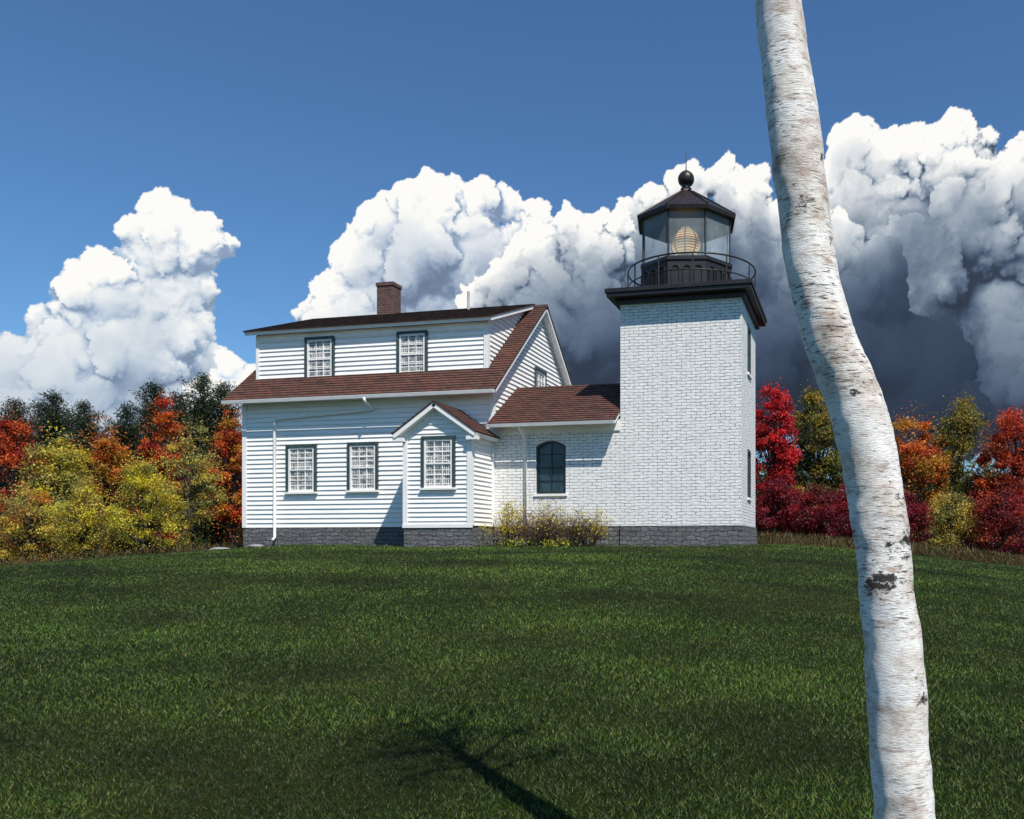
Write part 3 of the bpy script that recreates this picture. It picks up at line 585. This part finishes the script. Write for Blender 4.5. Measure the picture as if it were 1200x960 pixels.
tree(930,45,512,54,DGR,'dark green shrub in the gap behind the crimson bushes',cat='shrub',name='shrub',low=0)
tree(1008,42,466,38,DGR+MIX[:1],'dark green leafy tree behind the birch trunk',low=.1)
tree(1068,40,478,42,ORG,'orange maple just right of the birch trunk',low=.1)
tree(1126,41,460,44,MIX,'yellow-green tree second from the right edge',low=.1)
tree(1186,38,476,44,RED,'orange-red maple at the far right edge',low=.1)
tree(1056,33,575,38,CRIM,'crimson bush just right of the birch foot',cat='bush',name='autumn_bush',low=0,ls=.085,peak=.25,per=200)
tree(1112,34,578,40,OLV,'olive-yellow bush near the right edge',cat='bush',name='autumn_bush',low=0,ls=.085,peak=.25,per=200)
tree(1172,33,570,42,CRIM+RED[:1],'crimson and orange bush at the right edge',cat='bush',name='autumn_bush',low=0,ls=.085,peak=.25,per=200)
n=60000; a=rng.uniform(-.95,.62,n); D=rng.uniform(60,78,n); base=np.array(CAM); P=base+D[:,None]*(np.array(FW)+np.array(RT)*a[:,None])
top=4.6+1.6*np.sin(a*23)+1.1*np.sin(a*61+1)+rng.normal(0,.6,n); P[:,2]=-3.0+(top+3.0)*rng.random(n)**.8
c=np.array(DGR)[rng.integers(0,3,n)]*rng.uniform(.4,1.1,(n,1)); o=cards('far_wood',P,rng.uniform(.3,.8,n),c,LEAF,None,.8); o['kind']='stuff'; o['label']='dark far-off wood behind the house'; 
n=12000; a=np.where(rng.random(n)<.6,rng.uniform(.12,.5,n),rng.uniform(-.9,-.47,n)); D=rng.uniform(28.5,33,n); P=base+D[:,None]*(np.array(FW)+np.array(RT)*a[:,None]); zz=np.array([h(p[0],p[1]) for p in P]); P[:,2]=zz+rng.random(n)*.42
o=cards('weeds',P,rng.uniform(.12,.32,n),np.array(((.20,.09,.035),(.17,.13,.04),(.06,.08,.02)))[rng.integers(0,3,n)]*rng.uniform(.5,1.4,(n,1)),LEAF,None,.10,2.5); o['kind']='stuff'; o['label']='brown and green weeds along the wood edge'
# ---------------------------------------------------------------- shrubs by the passage
def twiggy(px,v,hgt,rad,flow,label,nt=46,fl=300):
    B=onv(px,638,v); z0=h(B.x,v); B=Vector((B.x,v,z0)); t=thing('flowering_shrub',label,'shrub',B,'shrubs in front of the brick passage'); m=MB(); tips=[]
    for k in range(nt):
        q=random.random()*6.28; r=rad*random.random()**.5; H=hgt*random.uniform(.4,1.1)*(1-.3*(r/rad)**2)
        p=[B+Vector((math.cos(q)*r*.15,math.sin(q)*r*.1,-.05)),B+Vector((math.cos(q)*r*.55+random.uniform(-.08,.08),math.sin(q)*r*.35,H*.55)),B+Vector((math.cos(q)*r+random.uniform(-.1,.1),math.sin(q)*r*.6,H))]
        m.tube(p,[.011,.007,.003],4,False); tips+=[p[2],p[2],(p[1]+p[2])/2]
        for j in range(4):
            s=p[1]+(p[2]-p[1])*random.random(); e=s+Vector((random.uniform(-.3,.3),random.uniform(-.25,.2),random.uniform(-.06,.26))); m.tube([s,e],[.005,.002],3,False); tips.append(e)
    m.build('stem',TWIG,t,False,False)
    tp=np.array([tips[i] for i in rng.integers(0,len(tips),fl)])+rng.normal(0,.045,(fl,3))
    if flow=='y': cc=np.array(((.85,.60,.02),(.88,.68,.05),(.60,.48,.04)))
    else: cc=np.array(((.16,.09,.04),(.65,.48,.05),(.70,.52,.05)))
    cards('foliage',tp,rng.uniform(.03,.075,fl),cc[rng.integers(0,3,fl)]*rng.uniform(.6,1.3,(fl,1)),LEAF,t)
twiggy(597,-.75,1.15,.7,'y','yellow-leaved shrub nearest the porch',50,1100)
twiggy(628,-1.0,.95,1.0,'b','bare brown twiggy shrub under the arched window',100,420)
twiggy(642,-.6,1.2,.6,'y','small yellow-topped shrub right below the arched window',40,560)
twiggy(666,-1.0,.9,1.0,'b','bare brown twiggy shrub right of the arched window',100,420)
twiggy(690,-.75,1.0,.65,'y','yellow-leaved shrub nearest the tower',46,680)
def lowplant(px,v,label):
    B=onv(px,638,v); z0=h(B.x,v); t=thing('flower_clump',label,'flowers',Vector((B.x,v,z0))); n=260; P=np.array([B.x,v,z0+.12])+rng.normal(0,1,(n,3))*np.array([.26,.16,.07]); 
    cc=np.array(((.70,.55,.03),(.08,.13,.02),(.10,.15,.03))); cards('foliage',P,rng.uniform(.04,.09,n),cc[rng.integers(0,3,n)],LEAF,t,.5,1.)
lowplant(655,-1.9,'clump of yellow flowers in the grass before the twiggy shrubs'); lowplant(600,-1.8,'clump of yellow flowers in the grass near the porch corner')
for lb,px,v,s in (('flat pale stone in the grass left of the house',258,-.3,.34),('smaller pale stone in the grass beside the flat stone',243,.2,.22),('low grey stone at the left foot of the house wall',300,-.9,.24)):
    B=onv(px,638,v); bm=bmesh.new(); bmesh.ops.create_icosphere(bm,subdivisions=3,radius=s)
    for q in bm.verts: q.co*=1+.3*noise.noise(q.co*4+Vector((px,0,0))); q.co.z*=.3
    me=bpy.data.meshes.new('stone'); bm.to_mesh(me); bm.free(); me.materials.append(ROCK); o=bpy.data.objects.new('stone',me); COL.objects.link(o); o.location=(B.x,v,h(B.x,v)+.02); tag(o,lb,'stone')
# ---------------------------------------------------------------- birch
BD=2.4
cp=[(1082,1300,46),(1074,1180,38),(1064,1040,35),(1058,930,34),(1052,840,33),(1044,741,32),(1037,680,32),(1030,620,32),(1022,560,32.5),(1009,495,33),(990,440,31.5),(970,388,30),(954,330,29),(942,250,29.5),(931,161,30),(918,60,28),(905,-60,25),(894,-220,21),(884,-380,15),(878,-540,9),(874,-680,3)]
pts=[at(x,y,BD) for x,y,_ in cp]; rad=[r*BD/F for _,_,r in cp]
pts[0].z=h(pts[0].x,pts[0].y)-.12
def cr(P,i,t):
    p0,p1,p2,p3=P[max(i-1,0)],P[i],P[i+1],P[min(i+2,len(P)-1)]
    return .5*((2*p1)+(p2-p0)*t+(2*p0-5*p1+4*p2-p3)*t*t+(3*p1-p0-3*p2+p3)*t**3)
path=[];rr=[]
for i in range(len(pts)-1):
    for k in range(12):
        t=k/12; path.append(cr(pts,i,t)); rr.append(rad[i]+(rad[i+1]-rad[i])*t)
path.append(pts[-1]); rr.append(rad[-1])
birch=thing('birch_tree','leaning white-barked birch trunk with dark scars in the right foreground','tree',Vector((pts[0].x,pts[0].y,h(pts[0].x,pts[0].y))))
m=MB(); m.tube(path,rr,56)
for i,v in enumerate(m.v):
    k=min(i//56,len(path)-1); c=path[k]; d=Vector(v)-c; f_=1+.09*noise.noise(Vector(v)*7)+.045*noise.noise(Vector(v)*22)+.02*noise.noise(Vector(v)*80)
    if k<12: f_+=.12*(1-k/12)*math.cos(5*math.atan2(d.y,d.x))
    m.v[i]=tuple(c+d*f_)
m.build('trunk',BIRCH,birch,True,False)
lm=MB(); lp=[]; starts=[i for i in range(len(path)) if path[i].z>2.0 and i<len(path)-4]
for k in range(14):
    i=starts[int(k*(len(starts)-1)/13)]; q=k*2.4; L=.85*(1-k/24); a=path[i]
    p=[a,a+Vector((math.cos(q)*L*.35,math.sin(q)*L*.35,L*.5)),a+Vector((math.cos(q)*L*.7,math.sin(q)*L*.7,L*.85)),a+Vector((math.cos(q)*L,math.sin(q)*L,L*.95))]
    lm.tube(p,[.016*(1-k/40),.010,.007,.003],6,False)
    for j in range(7):
        t=random.random(); s=p[1]+(p[3]-p[1])*t; e=s+Vector((random.uniform(-.3,.3),random.uniform(-.3,.3),random.uniform(-.1,.25))); lm.tube([s,e],[.004,.0015],4,False); lp+=[s+(e-s)*random.random() for _ in range(12)]
lm.build('limb',BIRCH,birch,True,False)
lp=np.array(lp)+rng.normal(0,.06,(len(lp),3)); lp=lp[lp[:,2]>2.3]
cards('crown',lp,rng.uniform(.03,.055,len(lp)),np.array(((.40,.30,.03),(.30,.26,.03),(.12,.16,.03)))[rng.integers(0,3,len(lp))],LEAF,birch)
# ---------------------------------------------------------------- grass blades
n=780000; u=rng.random(n); D=3.0*(36/3.0)**(u**.85); a=rng.uniform(-.98,.68,n)
P=base+D[:,None]*(np.array(FW)+np.array(RT)*a[:,None])
inb=((P[:,0]>-15.6)&(P[:,0]<.05)&(P[:,1]>-.08)&(P[:,1]<7.6))|((P[:,0]>-9.3)&(P[:,0]<-7.2)&(P[:,1]>-1.48)&(P[:,1]<0))
P=P[~inb]; D=D[~inb]; n=len(P); P[:,2]=look(HT,P[:,0],P[:,1])-.005
hh=rng.uniform(.012,.032,n)*(1+D*.016); ww=.0016+.00044*D
pn=look(NT,P[:,0],P[:,1])
hh*=1+.35*pn
q=rng.random(n)*6.283; dx=np.stack([np.cos(q),np.sin(q),np.zeros(n)],1)*ww[:,None]; ln_=rng.normal(0,.6,(n,2))*hh[:,None]
V=np.empty((n,3,3)); V[:,0]=P-dx; V[:,1]=P+dx; V[:,2]=P+np.stack([ln_[:,0],ln_[:,1],hh],1)
me=bpy.data.meshes.new('grass'); me.vertices.add(n*3); me.vertices.foreach_set('co',V.ravel()); me.loops.add(n*3); me.loops.foreach_set('vertex_index',np.arange(n*3,dtype=np.int32))
me.polygons.add(n); me.polygons.foreach_set('loop_start',np.arange(0,n*3,3,dtype=np.int32)); me.polygons.foreach_set('loop_total',np.full(n,3,dtype=np.int32))
gc=np.array(((.058,.115,.011),(.105,.160,.016),(.017,.040,.006),(.20,.17,.04)))[rng.choice(4,n,p=[.37,.25,.31,.07])]*rng.uniform(.45,1.4,(n,1))*np.clip(1+1.1*pn[:,None],.2,2.2)
ca=me.color_attributes.new('Col','FLOAT_COLOR','POINT'); cc=np.ones((n,3,4)); cc[:,:,:3]=np.clip(gc,.002,1)[:,None,:]; ca.data.foreach_set('color',cc.ravel()); me.update(); me.materials.append(GRASSM)
o=bpy.data.objects.new('grass',me); COL.objects.link(o); o['kind']='stuff'; o['label']='short green mown grass'
# ---------------------------------------------------------------- light, world, camera
sd=Vector((.50,-.54,1)).normalized()
L=bpy.data.lights.new('sun','SUN'); L.energy=5; L.angle=math.radians(.5); L.color=(1,.955,.875); lo=bpy.data.objects.new('sun',L); COL.objects.link(lo); lo.rotation_euler=(-sd).to_track_quat('-Z','Y').to_euler()
W=bpy.data.worlds.new('World'); S.world=W; W.use_nodes=True; nt=W.node_tree; bg=nt.nodes['Background']
sk=nt.nodes.new('ShaderNodeTexSky'); sk.sky_type='NISHITA'; sk.sun_disc=False; sk.sun_elevation=math.asin(sd.z); sk.sun_rotation=math.atan2(sd.x,sd.y); sk.air_density=1; sk.dust_density=.2; sk.ozone_density=2.0
mx=nt.nodes.new('ShaderNodeMix'); mx.data_type='RGBA'; mx.blend_type='MULTIPLY'; mx.inputs[0].default_value=1; mx.inputs[7].default_value=(.60,.90,1.14,1)
nt.links.new(sk.outputs[0],mx.inputs[6]); nt.links.new(mx.outputs[2],bg.inputs[0]); bg.inputs[1].default_value=.105
cd=bpy.data.cameras.new('camera'); cd.lens=30; cd.sensor_width=36; cd.shift_x=-164/1200; cd.shift_y=158/1200; cd.clip_end=6000; cd.clip_start=.1
co=bpy.data.objects.new('camera',cd); COL.objects.link(co); co.location=CAM; co.rotation_euler=(math.pi/2,0,TH); S.camera=co
S.view_settings.view_transform='Standard'; S.view_settings.look='None'; S.view_settings.exposure=0
